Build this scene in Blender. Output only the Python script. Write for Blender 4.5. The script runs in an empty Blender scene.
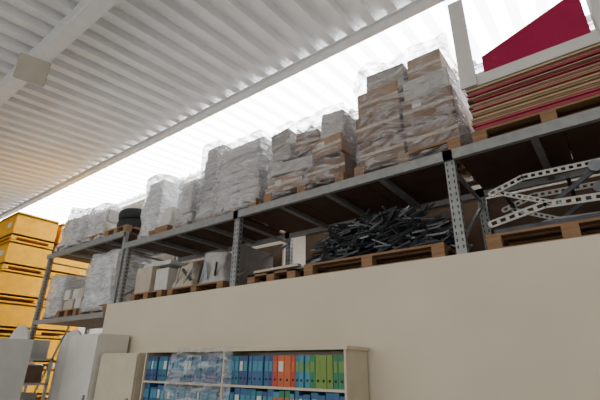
import bpy, bmesh, math, random
from mathutils import Vector, Matrix, noise
random.seed(7)
COL = bpy.context.scene.collection
# ---------------------------------------------------------------- materials
def mat(name, col, rough=0.6, metal=0.0, var=0.12, scale=6.0, bump=0.0, stretch=(1,1,1), spec=0.5):
    m = bpy.data.materials.new(name); m.use_nodes = True
    nt = m.node_tree; b = nt.nodes["Principled BSDF"]
    b.inputs["Roughness"].default_value = rough
    b.inputs["Metallic"].default_value = metal
    b.inputs["Specular IOR Level"].default_value = spec
    tc = nt.nodes.new("ShaderNodeTexCoord"); mp = nt.nodes.new("ShaderNodeMapping")
    mp.inputs["Scale"].default_value = stretch
    nz = nt.nodes.new("ShaderNodeTexNoise"); nz.inputs["Scale"].default_value = scale
    nz.inputs["Detail"].default_value = 5
    cr = nt.nodes.new("ShaderNodeValToRGB")
    c0 = [max(0, c*(1-var)) for c in col]; c1 = [min(1, c*(1+var)) for c in col]
    cr.color_ramp.elements[0].position = 0.3; cr.color_ramp.elements[1].position = 0.7
    cr.color_ramp.elements[0].color = (*c0, 1); cr.color_ramp.elements[1].color = (*c1, 1)
    L = nt.links.new
    L(tc.outputs["Object"], mp.inputs["Vector"]); L(mp.outputs[0], nz.inputs["Vector"])
    L(nz.outputs["Fac"], cr.inputs[0]); L(cr.outputs[0], b.inputs["Base Color"])
    if bump:
        bp = nt.nodes.new("ShaderNodeBump"); bp.inputs["Strength"].default_value = bump
        bp.inputs["Distance"].default_value = 0.02
        L(nz.outputs["Fac"], bp.inputs["Height"]); L(bp.outputs[0], b.inputs["Normal"])
    return m

def film(name, lo=0.25, hi=0.8, col=(0.8,0.8,0.82)):
    m = bpy.data.materials.new(name); m.use_nodes = True
    nt = m.node_tree; nt.nodes.clear(); L = nt.links.new
    out = nt.nodes.new("ShaderNodeOutputMaterial")
    b = nt.nodes.new("ShaderNodeBsdfPrincipled")
    b.inputs["Base Color"].default_value = (*col, 1); b.inputs["Roughness"].default_value = 0.16
    tr = nt.nodes.new("ShaderNodeBsdfTransparent")
    mx = nt.nodes.new("ShaderNodeMixShader")
    tc = nt.nodes.new("ShaderNodeTexCoord"); mp = nt.nodes.new("ShaderNodeMapping")
    mp.inputs["Scale"].default_value = (1.0, 1.0, 3.2); mp.inputs["Rotation"].default_value = (0.35, 0.5, 0)
    nz = nt.nodes.new("ShaderNodeTexNoise"); nz.inputs["Scale"].default_value = 2.6
    nz.inputs["Detail"].default_value = 5; nz.inputs["Distortion"].default_value = 2.4
    mr = nt.nodes.new("ShaderNodeMapRange")
    mr.inputs[1].default_value = 0.40; mr.inputs[2].default_value = 0.68
    mr.inputs[3].default_value = lo; mr.inputs[4].default_value = hi
    bp = nt.nodes.new("ShaderNodeBump"); bp.inputs["Strength"].default_value = 1.0; bp.inputs["Distance"].default_value = 0.06
    L(tc.outputs["Object"], mp.inputs[0]); L(mp.outputs[0], nz.inputs["Vector"])
    L(nz.outputs["Fac"], mr.inputs[0]); L(nz.outputs["Fac"], bp.inputs["Height"]); L(bp.outputs[0], b.inputs["Normal"])
    L(mr.outputs[0], mx.inputs[0]); L(tr.outputs[0], mx.inputs[1]); L(b.outputs[0], mx.inputs[2]); L(mx.outputs[0], out.inputs[0])
    return m

M_wall = mat("cream_plaster", (0.65,0.575,0.44), 0.85, var=0.05, scale=1.2, bump=0.05)
M_ceil = mat("white_sheet_metal", (0.73,0.74,0.74), 0.5, var=0.05, scale=2)
M_beamw = mat("painted_beam", (0.68,0.68,0.67), 0.5, var=0.05)
M_floor = mat("concrete_floor", (0.36,0.34,0.31), 0.7, var=0.15, scale=2)
M_farwall = mat("far_wall", (0.64,0.61,0.56), 0.8, var=0.05)
M_galv = mat("galvanised_steel", (0.27,0.275,0.27), 0.5, 0.3, var=0.15, scale=14)
M_hole = mat("slot_dark", (0.03,0.03,0.035), 0.9)
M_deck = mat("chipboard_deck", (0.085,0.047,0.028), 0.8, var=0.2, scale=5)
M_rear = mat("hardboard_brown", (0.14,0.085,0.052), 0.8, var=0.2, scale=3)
M_wood = mat("pallet_wood", (0.25,0.14,0.068), 0.8, var=0.25, scale=5, stretch=(1,8,8))
M_card = mat("cardboard", (0.30,0.20,0.135), 0.85, var=0.12)
M_cardd = mat("dark_cardboard", (0.21,0.14,0.10), 0.85, var=0.15)
M_cardg = mat("grey_cardboard", (0.29,0.265,0.25), 0.8, var=0.12)
M_cardl = mat("pale_board", (0.44,0.425,0.41), 0.8, var=0.12)
M_cardw = mat("white_cardboard", (0.62,0.60,0.56), 0.8, var=0.08)
M_beige = mat("beige_carton", (0.50,0.44,0.34), 0.8, var=0.1)
M_lampp = mat("lamp_plate", (0.36,0.32,0.26), 0.6, var=0.05)
M_film = film("stretch_film", 0.08, 0.72, (0.60,0.57,0.575))
M_filmg = film("stretch_film_grey", 0.25, 0.82, (0.66,0.66,0.68))
M_filmw = film("milky_film", 0.45, 0.95, (0.82,0.83,0.85))
M_filmc = film("clear_film", 0.08, 0.50, (0.85,0.87,0.9))
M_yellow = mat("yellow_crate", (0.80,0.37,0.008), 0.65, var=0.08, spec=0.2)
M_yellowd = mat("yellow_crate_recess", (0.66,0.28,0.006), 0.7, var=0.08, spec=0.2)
M_dark = mat("dark_steel_bars", (0.055,0.058,0.066), 0.4, 0.6, var=0.3)
M_midst = mat("grey_steel_bars", (0.22,0.23,0.25), 0.4, 0.6, var=0.3)
M_profile = mat("light_profile", (0.40,0.39,0.36), 0.5, 0.2, var=0.1)
M_rubber = mat("black_rubber", (0.02,0.02,0.022), 0.8)
M_mag = mat("magenta_panel", (0.29,0.010,0.055), 0.6, var=0.06, spec=0.2)
M_pink = mat("pink_board", (0.36,0.04,0.075), 0.6)
M_tan = mat("tan_board", (0.38,0.26,0.15), 0.7)
M_yel = mat("straw_board", (0.48,0.36,0.21), 0.7)
M_brd = mat("brown_board", (0.18,0.085,0.055), 0.7)
M_whiteb = mat("white_laminate", (0.60,0.58,0.55), 0.5, var=0.04)
M_locker = mat("grey_locker_paint", (0.58,0.58,0.56), 0.5, var=0.05)
M_lockerl = mat("light_cabinet_paint", (0.70,0.68,0.62), 0.5, var=0.05)
M_shelfw = mat("bookcase_laminate", (0.58,0.51,0.38), 0.6, var=0.06)
M_label = mat("paper_label", (0.6,0.6,0.56), 0.8)
M_brown = mat("brown_steel", (0.16,0.09,0.06), 0.7)
def skymat():
    m = bpy.data.materials.new("translucent_skylight"); m.use_nodes = True
    b = m.node_tree.nodes["Principled BSDF"]
    b.inputs["Base Color"].default_value = (0.9,0.92,0.93,1)
    b.inputs["Emission Color"].default_value = (0.96,0.98,1,1)
    b.inputs["Emission Strength"].default_value = 11.0
    return m
M_sky = skymat()

# ---------------------------------------------------------------- mesh builder
class MB:
    def __init__(s): s.bm = bmesh.new(); s.mats = []
    def mi(s, m):
        if m not in s.mats: s.mats.append(m)
        return s.mats.index(m)
    def box(s, x0,x1,y0,y1,z0,z1, m, M=None, bev=0):
        i = s.mi(m)
        co = [(x0,y0,z0),(x1,y0,z0),(x1,y1,z0),(x0,y1,z0),(x0,y0,z1),(x1,y0,z1),(x1,y1,z1),(x0,y1,z1)]
        v = [s.bm.verts.new((M @ Vector(c)) if M else c) for c in co]
        fs = []
        for f in [(3,2,1,0),(4,5,6,7),(0,1,5,4),(1,2,6,5),(2,3,7,6),(3,0,4,7)]:
            fc = s.bm.faces.new([v[k] for k in f]); fc.material_index = i; fs.append(fc)
        if bev:
            es = list({e for f in fs for e in f.edges})
            bmesh.ops.bevel(s.bm, geom=es, offset=bev, segments=2, affect='EDGES', material=i)
    def bar(s, p, q, w, h, m, roll=0):
        p = Vector(p); q = Vector(q); d = q-p; L = d.length
        R = d.to_track_quat('X','Z').to_matrix().to_4x4()
        T = Matrix.Translation(p) @ R @ Matrix.Rotation(roll,4,'X')
        s.box(0,L,-w/2,w/2,-h/2,h/2,m,T)
    def cyl(s, p, q, r, m, seg=20, r2=None):
        p = Vector(p); q = Vector(q); i = s.mi(m); r2 = r if r2 is None else r2
        Q = (q-p).to_track_quat('Z','Y').to_matrix()
        a = []; b = []
        for k in range(seg):
            t = 2*math.pi*k/seg; o = Vector((math.cos(t), math.sin(t), 0))
            a.append(s.bm.verts.new(p+Q@(o*r))); b.append(s.bm.verts.new(q+Q@(o*r2)))
        for k in range(seg):
            f = s.bm.faces.new([a[k],a[(k+1)%seg],b[(k+1)%seg],b[k]]); f.material_index = i
        f = s.bm.faces.new(a[::-1]); f.material_index = i
        f = s.bm.faces.new(b); f.material_index = i
    def poly(s, pts, m):
        f = s.bm.faces.new([s.bm.verts.new(p) for p in pts]); f.material_index = s.mi(m)
    def obj(s, name, parent=None, smooth=False):
        me = bpy.data.meshes.new(name); s.bm.normal_update(); s.bm.to_mesh(me); s.bm.free()
        for m in s.mats: me.materials.append(m)
        if smooth:
            for p in me.polygons: p.use_smooth = True
        o = bpy.data.objects.new(name, me); COL.objects.link(o)
        if parent: o.parent = parent
        return o
def empty(name):
    o = bpy.data.objects.new(name, None); COL.objects.link(o); return o

# ---------------------------------------------------------------- constants
EYE = 1.5
YF = 3.6          # rack / wall front plane
YB = 4.75         # rack back plane
ZW = 2.44         # wall top
ZD = 3.44         # upper deck top
XL = -6.72        # left end of the partition wall
POSTS = [-9.45, -6.42, -3.80, -0.98, 1.80]
UD = [ZD+0.24, ZD, ZD, ZD]     # upper deck height per bay (the far bay is a taller rack)
LD4 = ZW-0.12
SL = 0.10         # roof slope
def zc(y): return 7.0 + (y-5.0)*SL

# ---------------------------------------------------------------- room shell
b = MB(); b.box(-20,8,-7,15,-0.1,0,M_floor); b.obj("floor")
b = MB(); b.box(XL,8,YF,YF+0.12,0,ZW,M_wall); b.obj("wall_partition")
b = MB(); b.box(XL,XL+0.12,YF+0.12,7.5,0,ZW,M_wall); b.obj("wall_partition_side")
b = MB(); b.box(-20.2,-20,-7,15,0,8.2,M_farwall)
b.obj("wall_left")
b = MB(); b.box(-20,8,15,15.2,0,8.3,M_farwall); b.obj("wall_back")
b = MB(); b.box(8,8.2,-7,15,0,8.3,M_farwall); b.obj("wall_right")
b = MB(); b.box(-20,8,-7.2,-7,0,1.0,M_farwall); b.box(-20,8,-7.2,-7,5.0,6.2,M_farwall)
for x in (-20,-13,-6,1,7.6): b.box(x,x+0.4,-7.2,-7,1,5,M_farwall)
b.obj("wall_front")

def corr(name, y0, y1, m, pitch=0.40, dep=0.13):
    bm = bmesh.new(); x = -20.0; prof = []
    while x < 8:
        prof += [(x,0),(x+pitch*0.42,0),(x+pitch*0.50,dep),(x+pitch*0.92,dep)]
        x += pitch
    prev = None
    for (px,dz) in prof:
        a = bm.verts.new((px,y0,zc(y0)+dz)); c = bm.verts.new((px,y1,zc(y1)+dz))
        if prev: bm.faces.new([prev[0],a,c,prev[1]])
        prev = (a,c)
    me = bpy.data.meshes.new(name); bm.to_mesh(me); bm.free(); me.materials.append(m)
    o = bpy.data.objects.new(name, me); COL.objects.link(o); return o
corr("ceiling", -7, 5.15, M_ceil)
corr("ceiling_skylight", 5.15, 7.4, M_sky)
corr("ceiling_rear", 7.4, 15, M_ceil)
def ibeam(name, y, w, h, top, m, x0=-20, x1=8):
    b = MB()
    b.box(x0,x1,y-w/2,y+w/2,top-0.02,top,m); b.box(x0,x1,y-w/2,y+w/2,top-h,top-h+0.02,m)
    b.box(x0,x1,y-0.012,y+0.012,top-h+0.02,top-0.02,m)
    return b.obj(name)
ibeam("ceiling_beam", 1.78, 0.24, 0.26, zc(1.78)-0.02, M_beamw)
ibeam("ceiling_purlin", 5.02, 0.14, 0.16, zc(5.02)-0.02, M_beamw)
ibeam("ceiling_purlin", 7.5, 0.14, 0.18, zc(7.5)-0.02, M_beamw)
ibeam("ceiling_purlin", -2.0, 0.2, 0.2, zc(-2.0)-0.03, M_beamw)
b = MB(); b.box(-19.98,-19.85,-7,15,6.0,6.25,M_brown); b.obj("trim_1")

# ---------------------------------------------------------------- pallet racking
rack = empty("pallet_rack")
b = MB()
for i,px in enumerate(POSTS):
    z0 = ZW if px > XL else 0.0
    zt_ = UD[0] if i==0 else ZD
    for py in (YF+0.03, YB-0.03):
        b.box(px-0.045,px+0.045,py-0.028,py-0.022,z0,zt_,M_galv)
        b.box(px-0.045,px-0.039,py-0.022,py+0.04,z0,zt_,M_galv)
        b.box(px+0.039,px+0.045,py-0.022,py+0.04,z0,zt_,M_galv)
        z = z0+0.05
        while z < zt_-0.12:
            b.box(px-0.030,px-0.018,py-0.0295,py-0.027,z,z+0.028,M_hole)
            b.box(px+0.018,px+0.030,py-0.0295,py-0.027,z,z+0.028,M_hole)
            b.box(px+0.0445,px+0.0465,py-0.0,py+0.02,z,z+0.028,M_hole)
            z += 0.062
    b.bar((px,YF+0.07,z0+0.12),(px,YB-0.07,zt_-0.2),0.03,0.03,M_galv)
    b.bar((px,YF+0.07,zt_-0.16),(px,YB-0.07,zt_-0.16),0.03,0.03,M_galv)
# second upright carrying the taller far bay
for py in (YF+0.03,YB-0.03):
    b.box(-6.60,-6.53,py-0.028,py+0.03,ZW,UD[0],M_galv)
b.obj("uprights", rack)
b = MB()
for i in range(len(POSTS)-1):
    x0,x1 = POSTS[i]+0.046, POSTS[i+1]-0.046
    if i==0: x1=-6.54
    zd=UD[i]
    for py in (YF+0.0, YB-0.05):
        b.box(x0-0.09,x1+(0.09 if i else 0.0),py-0.035,py-0.03,zd-0.10,zd-0.0,M_galv)
        b.box(x0,x1,py-0.03,py+0.02,zd-0.03,zd-0.002,M_galv)
        b.box(x0,x1,py-0.03,py+0.015,zd-0.10,zd-0.092,M_galv)
    for k in range(1,4):
        cx = x0+(x1-x0)*k/4
        b.box(cx-0.03,cx+0.03,YF+0.02,YB-0.1,zd-0.09,zd-0.035,M_galv)
    if i==0:
        for py in (YF+0.0, YB-0.05):
            b.box(x0,XL-0.01,py-0.035,py+0.02,LD4-0.08,LD4-0.002,M_galv)
b.obj("beams", rack)
b = MB()
for i in range(len(POSTS)-1):
    x0,x1 = POSTS[i]+0.05, POSTS[i+1]-0.05
    if i==0: x1=-6.53
    n = 3
    for k in range(n):
        a = x0+(x1-x0)*k/n; c = x0+(x1-x0)*(k+1)/n-0.008
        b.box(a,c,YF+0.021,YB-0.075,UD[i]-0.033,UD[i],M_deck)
b.obj("deck_boards", rack)
b = MB(); b.box(XL+0.125,8,YF+0.125,7.5,ZW-0.06,ZW,M_deck); b.box(POSTS[0]+0.05,XL-0.01,YF+0.03,YB,LD4-0.05,LD4,M_deck); b.obj("deck_lower", rack)

# ---------------------------------------------------------------- pallets
def pallet(b, x0,x1,y0,y1,z, h=0.144):
    w=(x1-x0)
    for k in range(3):
        yy=y0+(y1-y0-0.1)*k/2
        b.box(x0,x1,yy,yy+0.1,z,z+0.022,M_wood)
        for j in range(3):
            xx=x0+(w-0.12)*j/2
            b.box(xx,xx+0.12,yy,yy+0.1,z+0.022,z+0.1,M_wood)
    for k in range(3):
        xx=x0+(w-0.12)*k/2
        b.box(xx,xx+0.12,y0,y1,z+0.1,z+0.122,M_wood)
    for k in range(6):
        yy=y0+(y1-y0-0.1)*k/5
        b.box(x0,x1,yy,yy+0.1,z+0.122,z+h,M_wood)

def wrapshell(name, x0,x1,y0,y1,z0,z1, m, parent, taper=0.0, amp=0.03, seed=0, skew=0.0, topamp=0.05, waist=None, topslope=0.0):
    bm = bmesh.new(); bmesh.ops.create_cube(bm, size=1)
    bmesh.ops.subdivide_edges(bm, edges=bm.edges[:], cuts=19, use_grid_fill=True)
    cx,cy=(x0+x1)/2,(y0+y1)/2
    for v in bm.verts:
        t = v.co.z+0.5; ux,uy=v.co.x,v.co.y
        r = 1 - 0.05*max(0,(abs(ux)+abs(uy)-0.85)/0.15)
        k = (1-taper*t)*r
        if waist: k *= 1-0.05*math.exp(-((t-waist)/0.05)**2)
        p = Vector((cx+ux*(x1-x0)*k+skew*t, cy+uy*(y1-y0)*k, z0+t*(z1-z0)))
        q = Vector((p.x*1.8+seed*7.3+p.z*0.8, p.y*1.8, p.z*2.0+seed))
        n = noise.noise_vector(q)*amp + noise.noise_vector(Vector((q.x*2.2,q.y*2.2,q.z*5)))*amp*0.4
        p += Vector((n.x,n.y,0))
        if t > 0.9: p.z += (noise.noise(Vector((p.x*2.5+seed, p.y*2.5, seed)))*topamp + topslope*ux)*(t-0.9)/0.1
        v.co = p
    me = bpy.data.meshes.new(name); bm.to_mesh(me); bm.free(); me.materials.append(m)
    for p in me.polygons: p.use_smooth = True
    o = bpy.data.objects.new(name, me); COL.objects.link(o); o.parent = parent; return o

def load(name, x0,x1,y0,y1,z, boxes, top, wrap=M_film, **kw):
    e = empty(name)
    b = MB(); pallet(b,x0,x1,y0,y1,z); b.obj("pallet", e)
    b = MB(); zp = z+0.144
    rr=random.Random(int(abs(x0)*100))
    for bx in boxes:
        (a,c,d,f,g,h,m) = bx[:7]; tilt = bx[7] if len(bx)>7 else 0
        X0=x0+(x1-x0)*a; X1=x0+(x1-x0)*c; Yq0=y0+(y1-y0)*d; Yq1=y0+(y1-y0)*f
        T=None
        if tilt:
            ctr=Vector(((X0+X1)/2,(Yq0+Yq1)/2,zp+(g+h)/2))
            T=Matrix.Translation(ctr)@Matrix.Rotation(tilt,4,'Y')@Matrix.Translation(-ctr)
        b.box(X0+0.03,X1-0.01,Yq0+0.03,Yq1-0.02,zp+g+0.002,zp+h-0.004,m,T,bev=0.006)
        if h-g>0.18 and m in (M_card,M_cardg,M_cardd):
            b.box(X0+0.03,X1-0.01,Yq0+0.027,Yq0+0.03,zp+(g+h)/2-0.018,zp+(g+h)/2+0.018,M_beige,T)
            if rr.random()<0.4:
                lx=X0+0.06+rr.uniform(0,0.12)
                b.box(lx,lx+0.1,Yq0+0.026,Yq0+0.03,zp+h-0.13,zp+h-0.05,M_label,T)
    b.obj("cartons", e)
    if wrap: wrapshell("wrap", x0-0.02,x1+0.02,y0-0.02,y1+0.02,z+0.05,z+0.144+top,wrap,e,**kw)
    return e
def grid(nx,nz,h,mats,seed=0,gap=0.0,y=(0,1),j=0.0):
    r=random.Random(seed); out=[]
    for k in range(nz):
        for i in range(nx):
            out.append((i/nx+r.uniform(0,j),(i+1)/nx-gap-r.uniform(0,j),y[0]+r.uniform(0,0.08),y[1],k*h,(k+1)*h,r.choice(mats)))
    return out
Y0,Y1 = YF+0.03, YF+0.95
z = ZD+0.001
load("wrapped_pallet", -2.02,-0.86,Y0,Y1,z, grid(2,2,0.32,[M_card,M_cardd,M_cardg],1)+
     [(0.02,0.5,0.02,1,0.64,0.98,M_card),(0.52,0.98,0.02,1,0.64,0.90,M_cardl),(0.10,0.55,0.1,0.95,0.98,1.26,M_cardg,0.05),(0.56,0.92,0.1,0.95,0.90,1.24,M_card)],
     1.34, taper=0.07, amp=0.10, seed=1, topamp=0.2, waist=0.55)
load("wrapped_pallet", -3.36,-2.16,Y0,Y1,z,
     [(0,0.5,0,1,0,0.22,M_card),(0.5,1,0.03,1,0,0.26,M_cardd),(0.02,0.62,0.02,1,0.25,0.42,M_cardl,0.08),(0.60,0.98,0,1,0.30,0.55,M_card,-0.06),
      (0.03,0.32,0,1,0.46,0.90,M_cardg,-0.12),(0.34,0.66,0.05,1,0.48,0.78,M_cardd,0.1),(0.68,0.98,0.05,1,0.58,0.92,M_cardl,0.08)],
     0.98, taper=0.03, amp=0.10, seed=2, topamp=0.25)
load("wrapped_pallet", -4.38,-3.50,Y0,Y1,z, grid(1,9,0.11,[M_cardl,M_cardl,M_cardw,M_cardw],4), 1.04, wrap=M_filmg, taper=0.01, amp=0.04, seed=3, topamp=0.08)
load("wrapped_pallet", -5.30,-4.98,Y0+0.05,Y1,z, grid(1,4,0.165,[M_cardw,M_cardl],5), 0.72, wrap=M_filmg, amp=0.03, seed=4, topamp=0.1)
load("wrapped_pallet", -4.89,-4.48,Y0+0.12,Y1,z, grid(1,5,0.25,[M_cardl,M_cardl,M_cardg],51), 1.26, wrap=M_filmg, amp=0.02, seed=41)
load("wrapped_pallet", -6.30,-5.84,Y0+0.05,Y1,z, grid(1,3,0.32,[M_cardw],6), 1.02, wrap=M_filmw, taper=0.04, amp=0.06, seed=5, topamp=0.12)
e = empty("wrapped_bundle")
b=MB(); pallet(b,-5.74,-5.40,Y0,Y1-0.1,z); b.obj("pallet",e)
wrapshell("bundle", -5.71,-5.43,Y0+0.02,Y1-0.12,z+0.146,z+0.50,M_cardw,e,taper=0.15,amp=0.03,seed=9)

# stack of boards
b = MB(); pallet(b,-0.74,0.5,YF+0.02,YF+1.0,z); pallet(b,0.52,1.7,YF+0.02,YF+1.0,z)
zz = z+0.146; r=random.Random(11)
cols=[M_tan,M_yel,M_pink,M_tan,M_brd,M_mag,M_yel,M_brd,M_pink,M_tan,M_pink]
while zz < z+0.62:
    t = r.choice([0.008,0.012,0.016]); dx=r.uniform(0,0.06); dy=r.uniform(-0.025,0.03)
    b.box(-0.74+dx,1.7+dx,YF+0.03+dy,YF+1.0+dy,zz,zz+t-0.002,r.choice(cols)); zz+=t
zt = zz
b.obj("board_stack")
# upturned white bench
b = MB()
b.box(-0.74,1.2,YF+0.03,YF+0.08,zt+0.001,zt+0.12,M_whiteb)
b.box(-0.74,1.2,YF+0.08,YF+0.6,zt+0.001,zt+0.03,M_whiteb)
for x in (-0.77,0.38):
    b.box(x,x+0.15,YF+0.0,YF+0.03,zt+0.001,zt+1.12,M_whiteb)
    b.box(x,x+0.03,YF+0.03,YF+0.25,zt+0.121,zt+1.12,M_whiteb)
b.obj("upturned_bench")
b = MB()
y=YF+0.36
pts=[(-0.60,y,zt+0.035),(0.36,y,zt+0.035),(0.36,y+0.08,zt+0.98),(-0.60,y+0.06,zt+0.62)]
q=[(p[0],p[1]+0.03,p[2]) for p in pts]
b.poly(pts,M_mag); b.poly(q[::-1],M_mag)
for k in range(4): b.poly([pts[k],q[k],q[(k+1)%4],pts[(k+1)%4]],M_mag)
b.obj("magenta_panel")

# ---------------------------------------------------------------- tyres + bay 4 loads
def tyre(b, c, R=0.27, r=0.10):
    i=b.mi(M_rubber); ns,nt=28,12; V=[]
    for k in range(ns):
        t=2*math.pi*k/ns; row=[]
        for j in range(nt):
            s=2*math.pi*j/nt
            rr=R+ r*math.copysign(abs(math.cos(s))**0.6,math.cos(s)); zz=r*math.copysign(abs(math.sin(s))**0.6,math.sin(s))
            row.append(b.bm.verts.new((c[0]+rr*math.cos(t),c[1]+rr*math.sin(t),c[2]+zz)))
        V.append(row)
    for k in range(ns):
        for j in range(nt):
            f=b.bm.faces.new([V[k][j],V[(k+1)%ns][j],V[(k+1)%ns][(j+1)%nt],V[k][(j+1)%nt]]); f.material_index=i
z4=UD[0]+0.001
b=MB(); pallet(b,-7.34,-6.60,Y0,Y1,z4)
for k in range(2): tyre(b,(-6.97,YF+0.45,z4+0.146+0.1+0.2*k))
b.obj("tyre_stack",smooth=False)
load("wrapped_pallet", -8.2,-7.50,Y0,Y1,z4, grid(2,2,0.26,[M_cardw,M_cardg,M_beige],12), 0.62, wrap=M_filmw, taper=0.12, amp=0.08, seed=11, topamp=0.2)
load("wrapped_pallet", -9.3,-8.36,Y0,Y1,z4, grid(2,2,0.30,[M_cardw,M_beige],13), 0.76, wrap=M_filmw, taper=0.08, amp=0.10, seed=12, topamp=0.2)
zl = ZW+0.001; zl4=LD4+0.001
YL=YF+0.16
load("wrapped_pallet", -7.75,-6.82,YF+0.05,YF+1.05,zl4, grid(2,3,0.30,[M_cardw],14), 0.95, wrap=M_filmw, taper=0.04, amp=0.08, seed=14)
load("carton_pallet", -8.62,-7.85,YF+0.05,YF+1.0,zl4, grid(3,2,0.2,[M_beige,M_cardw],15), 0.3, wrap=None)
load("wrapped_pallet", -9.36,-8.74,YF+0.12,YF+1.0,zl4, grid(1,2,0.34,[M_cardw,M_beige],16), 0.75, wrap=M_filmw, amp=0.05, seed=17)

# ---------------------------------------------------------------- bay 3 lower
load("carton_pallet", -6.28,-5.45,YL-0.03,YF+1.05,zl, [(0,0.55,0,1,0,0.42,M_beige),(0.57,1,0.05,1,0,0.36,M_cardw),(0.05,0.95,0.1,0.9,0.43,0.5,M_cardw)], 0.3, wrap=None)
e=empty("covered_machine_parts")
b=MB(); pallet(b,-5.35,-4.15,YL,YF+1.0,zl); b.obj("pallet",e)
wrapshell("cover_1",-5.30,-4.85,YL+0.03,YF+0.95,zl+0.146,zl+0.50,M_beige,e,taper=0.2,amp=0.08,seed=21)
wrapshell("cover_2",-4.78,-4.22,YL+0.03,YF+0.95,zl+0.146,zl+0.60,M_cardl,e,taper=0.25,amp=0.09,seed=22)
b=MB()
r=random.Random(5)
for k in range(6):
    x=-5.2+k*0.17
    b.bar((x,YL+0.02,zl+0.17+0.03*(k%3)),(x+r.uniform(-.2,.25),YL-0.0,zl+0.36+r.uniform(0,.1)),0.02,0.04,r.choice([M_dark,M_midst,M_profile]))
b.obj("brackets",e)
b=MB(); b.box(-4.08,-4.0,YL+0.05,YF+1.0,zl,zl+0.66,M_cardg,bev=0.01); b.obj("grey_panel")

# ---------------------------------------------------------------- bay 2 lower
e=empty("bundled_profiles")
b=MB(); pallet(b,-3.6,-2.85,YF+0.06,YF+0.8,zl,0.10); b.obj("pallet",e)
b=MB()
for k in range(5): b.bar((-3.55,YF+0.15+0.12*k,zl+0.17),(-2.82,YF+0.1+0.13*k,zl+0.165),0.07,0.03,M_cardw if k%2 else M_beige)
b.obj("strips",e)
e=empty("metal_bar_heap")
b=MB(); pallet(b,-2.72,-1.14,YF+0.05,YF+1.0,zl); b.obj("pallet",e)
b=MB(); r=random.Random(3)
for k in range(620):
    u=r.uniform(0,1); x=-2.64+1.46*u
    hh=0.60*math.sin(math.pi*min(1,max(0,(0.14+u*0.74))))**0.7
    yy=r.uniform(YF+0.12,YF+0.9)
    zz=zl+0.17+hh*r.uniform(0,1)*(1-0.4*abs((yy-YF-0.5)/0.45))
    a=r.gauss(0.3,0.7); el=r.gauss(0.15,0.3); L=r.uniform(0.15,0.42)
    d=Vector((math.cos(a)*math.cos(el),math.sin(a)*math.cos(el),math.sin(el)))*L/2
    p=Vector((x,yy,zz)); A=p-d; B=p+d
    for q in (A,B):
        q.x=min(max(q.x,-2.75),-1.1); q.y=min(max(q.y,YF+0.07),YF+1.0); q.z=min(max(q.z,zl+0.16),ZD-0.14)
    if (A-B).length>0.05: b.bar(A,B,r.choice([0.015,0.025,0.045]),0.014,r.choice([M_dark,M_dark,M_midst]),r.uniform(0,1.5))
b.obj("bars",e)
# ---------------------------------------------------------------- bay 1 lower: perforated metal frames
def strip(b,p,q,w,m,n=None):
    p=Vector(p); q=Vector(q); d=(q-p); L=d.length; d.normalize()
    u=Vector((0,0,1)); u=(u-d*u.dot(d)).normalized()
    h=w*0.28
    b.bar(p+u*w*0.4,q+u*w*0.4,0.012,h,m); b.bar(p-u*w*0.4,q-u*w*0.4,0.012,h,m)
    n=n or max(2,int(L/(w*1.1)))
    for k in range(n+1):
        c=p+d*(L*k/n); b.bar(c-u*w*0.35,c+u*w*0.35,0.010,w*0.5,m)
e=empty("perforated_metal_frames")
b=MB(); pallet(b,-0.78,0.45,YF+0.05,YF+1.0,zl); pallet(b,0.5,1.7,YF+0.05,YF+1.0,zl); b.obj("pallet",e)
b=MB(); zq=zl+0.15
for j,dy in enumerate((0.12,0.62)):
    y=YF+dy
    strip(b,(-0.74,y,zq+0.10),(-0.3,y,zq+0.19),0.06,M_profile)
    strip(b,(-0.3,y,zq+0.19),(1.3,y,zq+0.12),0.06,M_profile)
    strip(b,(-0.70,y,zq+0.38),(-0.42,y,zq+0.47),0.05,M_profile)
    strip(b,(-0.42,y,zq+0.47),(1.3,y,zq+0.44),0.05,M_profile)
    strip(b,(-0.62,y+0.02,zq+0.38),(-0.2,y+0.02,zq+0.18),0.04,M_profile)
    b.bar((0.1,y+0.03,zq+0.42),(-0.25,y+0.03,zq+0.20),0.02,0.035,M_dark)
    b.bar((0.1,y+0.03,zq+0.42),(0.6,y+0.03,zq+0.16),0.02,0.035,M_dark)
    b.bar((-0.72,y+0.04,zq+0.03),(1.3,y+0.04,zq+0.03),0.04,0.05,M_dark)
    b.cyl((0.1,y-0.02,zq+0.43),(0.1,y+0.06,zq+0.43),0.05,M_midst)
for k in range(4): b.bar((-0.6+0.5*k,YF+0.14,zq+0.4),(-0.6+0.5*k,YF+0.9,zq+0.4),0.03,0.03,M_dark)
b.obj("frames",e)
b=MB(); b.box(-0.95,1.75,YB,YB+0.03,ZW+0.001,ZD-0.11,M_deck)  # board added behind the right bay, keeps back light out so it stays dark
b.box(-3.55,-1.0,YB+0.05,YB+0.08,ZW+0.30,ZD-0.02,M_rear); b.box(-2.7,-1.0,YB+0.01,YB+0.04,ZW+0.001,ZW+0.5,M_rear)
b.box(-6.3,-4.0,YB+0.05,YB+0.08,ZW+0.001,ZD-0.12,M_rear); b.obj("rear_boards_and_blocker")

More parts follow.
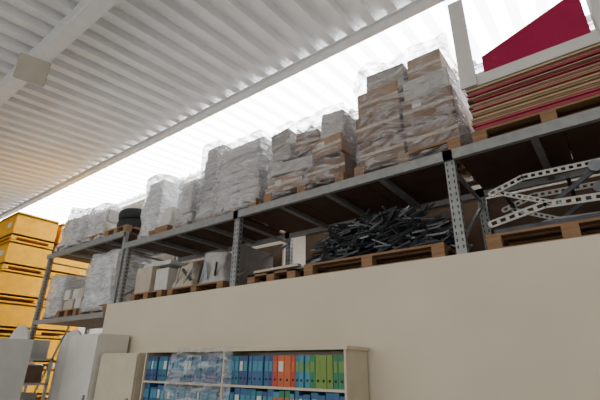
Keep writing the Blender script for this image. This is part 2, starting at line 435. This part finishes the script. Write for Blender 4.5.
# ---------------------------------------------------------------- yellow crates
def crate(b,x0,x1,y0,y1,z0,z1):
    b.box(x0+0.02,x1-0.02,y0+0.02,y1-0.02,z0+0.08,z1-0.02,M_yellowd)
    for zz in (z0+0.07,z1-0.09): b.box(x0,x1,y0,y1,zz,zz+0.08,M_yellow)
    for xx in (x0,x1-0.07):
        b.box(xx,xx+0.07,y0+0.001,y1-0.001,z0+0.1,z1-0.05,M_yellow)
    for yy in (y0,y1-0.07):
        b.box(x0+0.001,x1-0.001,yy,yy+0.07,z0+0.1,z1-0.05,M_yellow)
    for xx in (x0,x1-0.12):
        for yy in (y0,y1-0.12): b.box(xx,xx+0.12,yy,yy+0.12,z0,z0+0.07,M_yellow)
    b.box((x0+x1)/2+0.1,(x0+x1)/2+0.3,y0-0.005,y0+0.03,z0+0.35,z0+0.48,M_label)
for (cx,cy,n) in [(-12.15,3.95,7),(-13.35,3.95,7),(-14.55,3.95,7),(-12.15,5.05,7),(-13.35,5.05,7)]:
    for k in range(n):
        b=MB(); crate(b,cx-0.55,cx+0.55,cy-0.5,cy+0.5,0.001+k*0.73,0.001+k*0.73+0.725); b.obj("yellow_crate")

# ---------------------------------------------------------------- bookcase with binders
BX0,BX1,BY0,BY1,BZ=-4.82,-1.93,3.20,3.57,1.69
b=MB()
b.box(BX0-0.02,BX1+0.02,BY0-0.015,BY1,BZ-0.03,BZ,M_shelfw)
for x in [BX0,-3.43,BX1-0.022]: b.box(x,x+0.022,BY0,BY1,0,BZ-0.03,M_shelfw)
b.box(BX0+0.022,BX1-0.022,BY1-0.012,BY1,0,BZ-0.03,M_shelfw)
levels=[0.06,0.40,0.72,1.035,1.345]
for zz in levels: b.box(BX0+0.022,BX1-0.022,BY0+0.004,BY1-0.012,zz-0.022,zz,M_shelfw)
b.obj("bookcase")
bc={n:mat("binder_"+n,c,0.5,var=0.08) for n,c in dict(blue=(0.025,0.11,0.24),teal=(0.02,0.16,0.22),navy=(0.025,0.06,0.17),red=(0.45,0.045,0.025),orange=(0.52,0.11,0.025),green=(0.02,0.19,0.08),lime=(0.16,0.27,0.04),cyan=(0.05,0.24,0.34)).items()}
b=MB(); r=random.Random(8)
for li,zz in enumerate(levels):
    x=BX0+0.03
    while x<BX1-0.09:
        w=r.choice([0.05,0.062,0.078])
        if abs(x+w/2+3.42)<w/2+0.02: x=-3.40; continue
        if x<-3.42: c=r.choice(['blue','teal','blue','navy','teal'])
        elif x<-2.78: c=r.choice(['blue','blue','navy','teal'])
        elif x<-2.50: c=r.choice(['red','orange','red'])
        elif x<-2.32: c=r.choice(['green','teal','cyan'])
        else: c=r.choice(['green','lime','green'])
        if li<4 and x>-2.78: c=r.choice(['blue','cyan','green','teal'])
        h=0.27 if li==4 else r.uniform(0.24,0.285)
        d=r.uniform(0.0,0.02)
        b.box(x,x+w-0.004,BY0+0.02+d,BY1-0.04,zz+0.001,zz+h,bc[c])
        b.box(x+0.009,x+w-0.013,BY0+0.018+d,BY0+0.0205+d,zz+0.13,zz+0.22,M_label if r.random()<.2 else bc['cyan' if x<-2.78 else ('orange' if x<-2.5 else 'lime')])
        b.cyl((x+w/2-0.002,BY0+0.0195+d,zz+0.06),(x+w/2-0.002,BY0+0.0175+d,zz+0.06),0.012,M_hole,10)
        x+=w
b.obj("ring_binders")
bm=bmesh.new(); NX,NZ=80,40; rows=[]
for j in range(NZ+1):
    row=[]
    for i in range(NX+1):
        u=i/NX; v=j/NZ
        x=-4.22+0.98*u+0.25*v*(u-0.7)-0.16*v
        zz=BZ+0.012-1.3*v-0.0*u
        y=BY0-0.045+0.030*math.sin(u*30+3*v+2*u*u)*min(1,v*4)+0.05*noise.noise(Vector((u*4,v*2,1)))*min(1,v*4)-0.05*v
        row.append(bm.verts.new((x,y,zz)))
    rows.append(row)
for j in range(NZ):
    for i in range(NX): bm.faces.new([rows[j][i],rows[j][i+1],rows[j+1][i+1],rows[j+1][i]])
top=[bm.verts.new((v.co.x,BY1-0.1,BZ+0.012)) for v in rows[0]]
for i in range(NX): bm.faces.new([rows[0][i],top[i],top[i+1],rows[0][i+1]])
me=bpy.data.meshes.new("plastic_sheet"); bm.to_mesh(me); bm.free(); me.materials.append(M_filmc)
for p in me.polygons: p.use_smooth=True
COL.objects.link(bpy.data.objects.new("plastic_sheet",me))

# ---------------------------------------------------------------- cabinets lower left
def cabinet(name,x0,x1,y0,y1,h,m,doors=2):
    b=MB(); b.box(x0,x1,y0+0.02,y1,0.06,h,m,bev=0.006); b.box(x0+0.03,x1-0.03,y0+0.05,y1-0.02,0,0.06,M_hole)
    w=(x1-x0)/doors
    for k in range(doors):
        b.box(x0+k*w+0.004,x0+(k+1)*w-0.004,y0,y0+0.019,0.08,h-0.02,m,bev=0.004)
        hx=x0+(k+1)*w-0.08 if k%2==0 else x0+k*w+0.05
        b.box(hx,hx+0.025,y0-0.025,y0,1.0,1.14,M_galv)
    return b.obj(name)
cabinet("metal_cabinet",-6.62,-5.82,3.08,3.55,1.92,M_lockerl,1)
cabinet("low_cabinet",-5.78,-4.92,3.15,3.57,1.66,M_shelfw,1)
cabinet("metal_locker",-7.35,-6.5,2.1,2.55,1.82,M_locker)
def archpanel(name,cx,y,w,h):
    b=MB(); R=w/2
    arc=[(cx-R*math.cos(t*math.pi/16),y,h-R+R*math.sin(t*math.pi/16)) for t in range(17)]
    pts=[(cx-R,y,0.001)]+arc+[(cx+R,y,0.001)]
    back=[(p[0],p[1]+0.04,p[2]) for p in pts]
    b.poly(pts[::-1],M_whiteb); b.poly(back,M_whiteb)
    for k in range(len(pts)): b.poly([pts[k],pts[(k+1)%len(pts)],back[(k+1)%len(pts)],back[k]],M_locker)
    return b.obj(name)
archpanel("arched_panel",-7.35,3.45,0.8,2.05)
archpanel("arched_panel",-9.15,3.3,1.0,2.2)
b=MB()
for x in (-8.5,-7.75):
    for y in (2.95,3.35): b.box(x,x+0.04,y,y+0.04,0,1.6,M_whiteb)
for zz in (0.3,0.75,1.2,1.57): b.box(-8.5,-7.71,2.95,3.39,zz,zz+0.03,M_whiteb)
b.obj("steel_shelf")
b=MB(); r=random.Random(2)
for zz in (0.331,0.781,1.231,1.601):
    x=-8.44
    while x<-7.85:
        w=r.uniform(0.05,0.12); b.box(x,x+w-0.006,3.0,3.3,zz,zz+r.uniform(0.22,0.30),r.choice([M_cardw,M_cardd,M_cardl,M_cardg,M_whiteb])); x+=w
b.obj("shelf_files")

# ---------------------------------------------------------------- square hanging lamp plate
e=empty("hanging_square_lamp")
b=MB()
LC=Vector((-6.80,1.64,5.96))
T=Matrix.Translation(LC)@Matrix.Rotation(math.radians(66),4,'Z')@Matrix.Rotation(math.radians(24),4,'X')@Matrix.Rotation(math.radians(4),4,'Y')
b.box(-0.22,0.22,-0.02,0.02,-0.21,0.21,M_lampp,T,bev=0.01)
b.box(-0.08,0.08,0.02,0.1,-0.08,0.08,M_locker,T)
b.obj("plate",e)
b=MB(); b.cyl(LC+Vector((-0.05,0.02,0)),(-6.85,1.74,zc(1.78)-0.27),0.012,M_locker,8); b.obj("rod",e)

# ---------------------------------------------------------------- lights
def area(name,loc,target,sx,sy,power,col=(1,1,1)):
    l=bpy.data.lights.new(name,'AREA'); l.shape='RECTANGLE'; l.size=sx; l.size_y=sy; l.energy=power; l.color=col
    o=bpy.data.objects.new(name,l); COL.objects.link(o); o.location=loc
    o.rotation_euler=(Vector(target)-Vector(loc)).to_track_quat('-Z','Y').to_euler(); return o
area("added_fill",(-4,-6.8,3.0),(-4,4,4.2),20,3.6,520,(1,0.97,0.92))  # unseen area light added behind the camera to brighten wall, rack and ceiling
w=bpy.data.worlds.new("world"); bpy.context.scene.world=w; w.use_nodes=True
w.node_tree.nodes["Background"].inputs[0].default_value=(0.85,0.92,1,1)
w.node_tree.nodes["Background"].inputs[1].default_value=0.6

# ---------------------------------------------------------------- camera
cam=bpy.data.cameras.new("camera"); co=bpy.data.objects.new("camera",cam); COL.objects.link(co)
up=Vector((15,1000,-411)).normalized()
mx=Vector((-583,-158,-411)); mx=(mx-up*mx.dot(up)).normalized(); X=-mx
Yv=up.cross(X)
R=Matrix((X,Yv,up))      # rows = world axes in camera coords
co.matrix_world=Matrix.Translation((0,0,EYE))@R.to_4x4()
cam.sensor_width=36; cam.lens=411/600*36; cam.clip_end=200
bpy.context.scene.camera=co
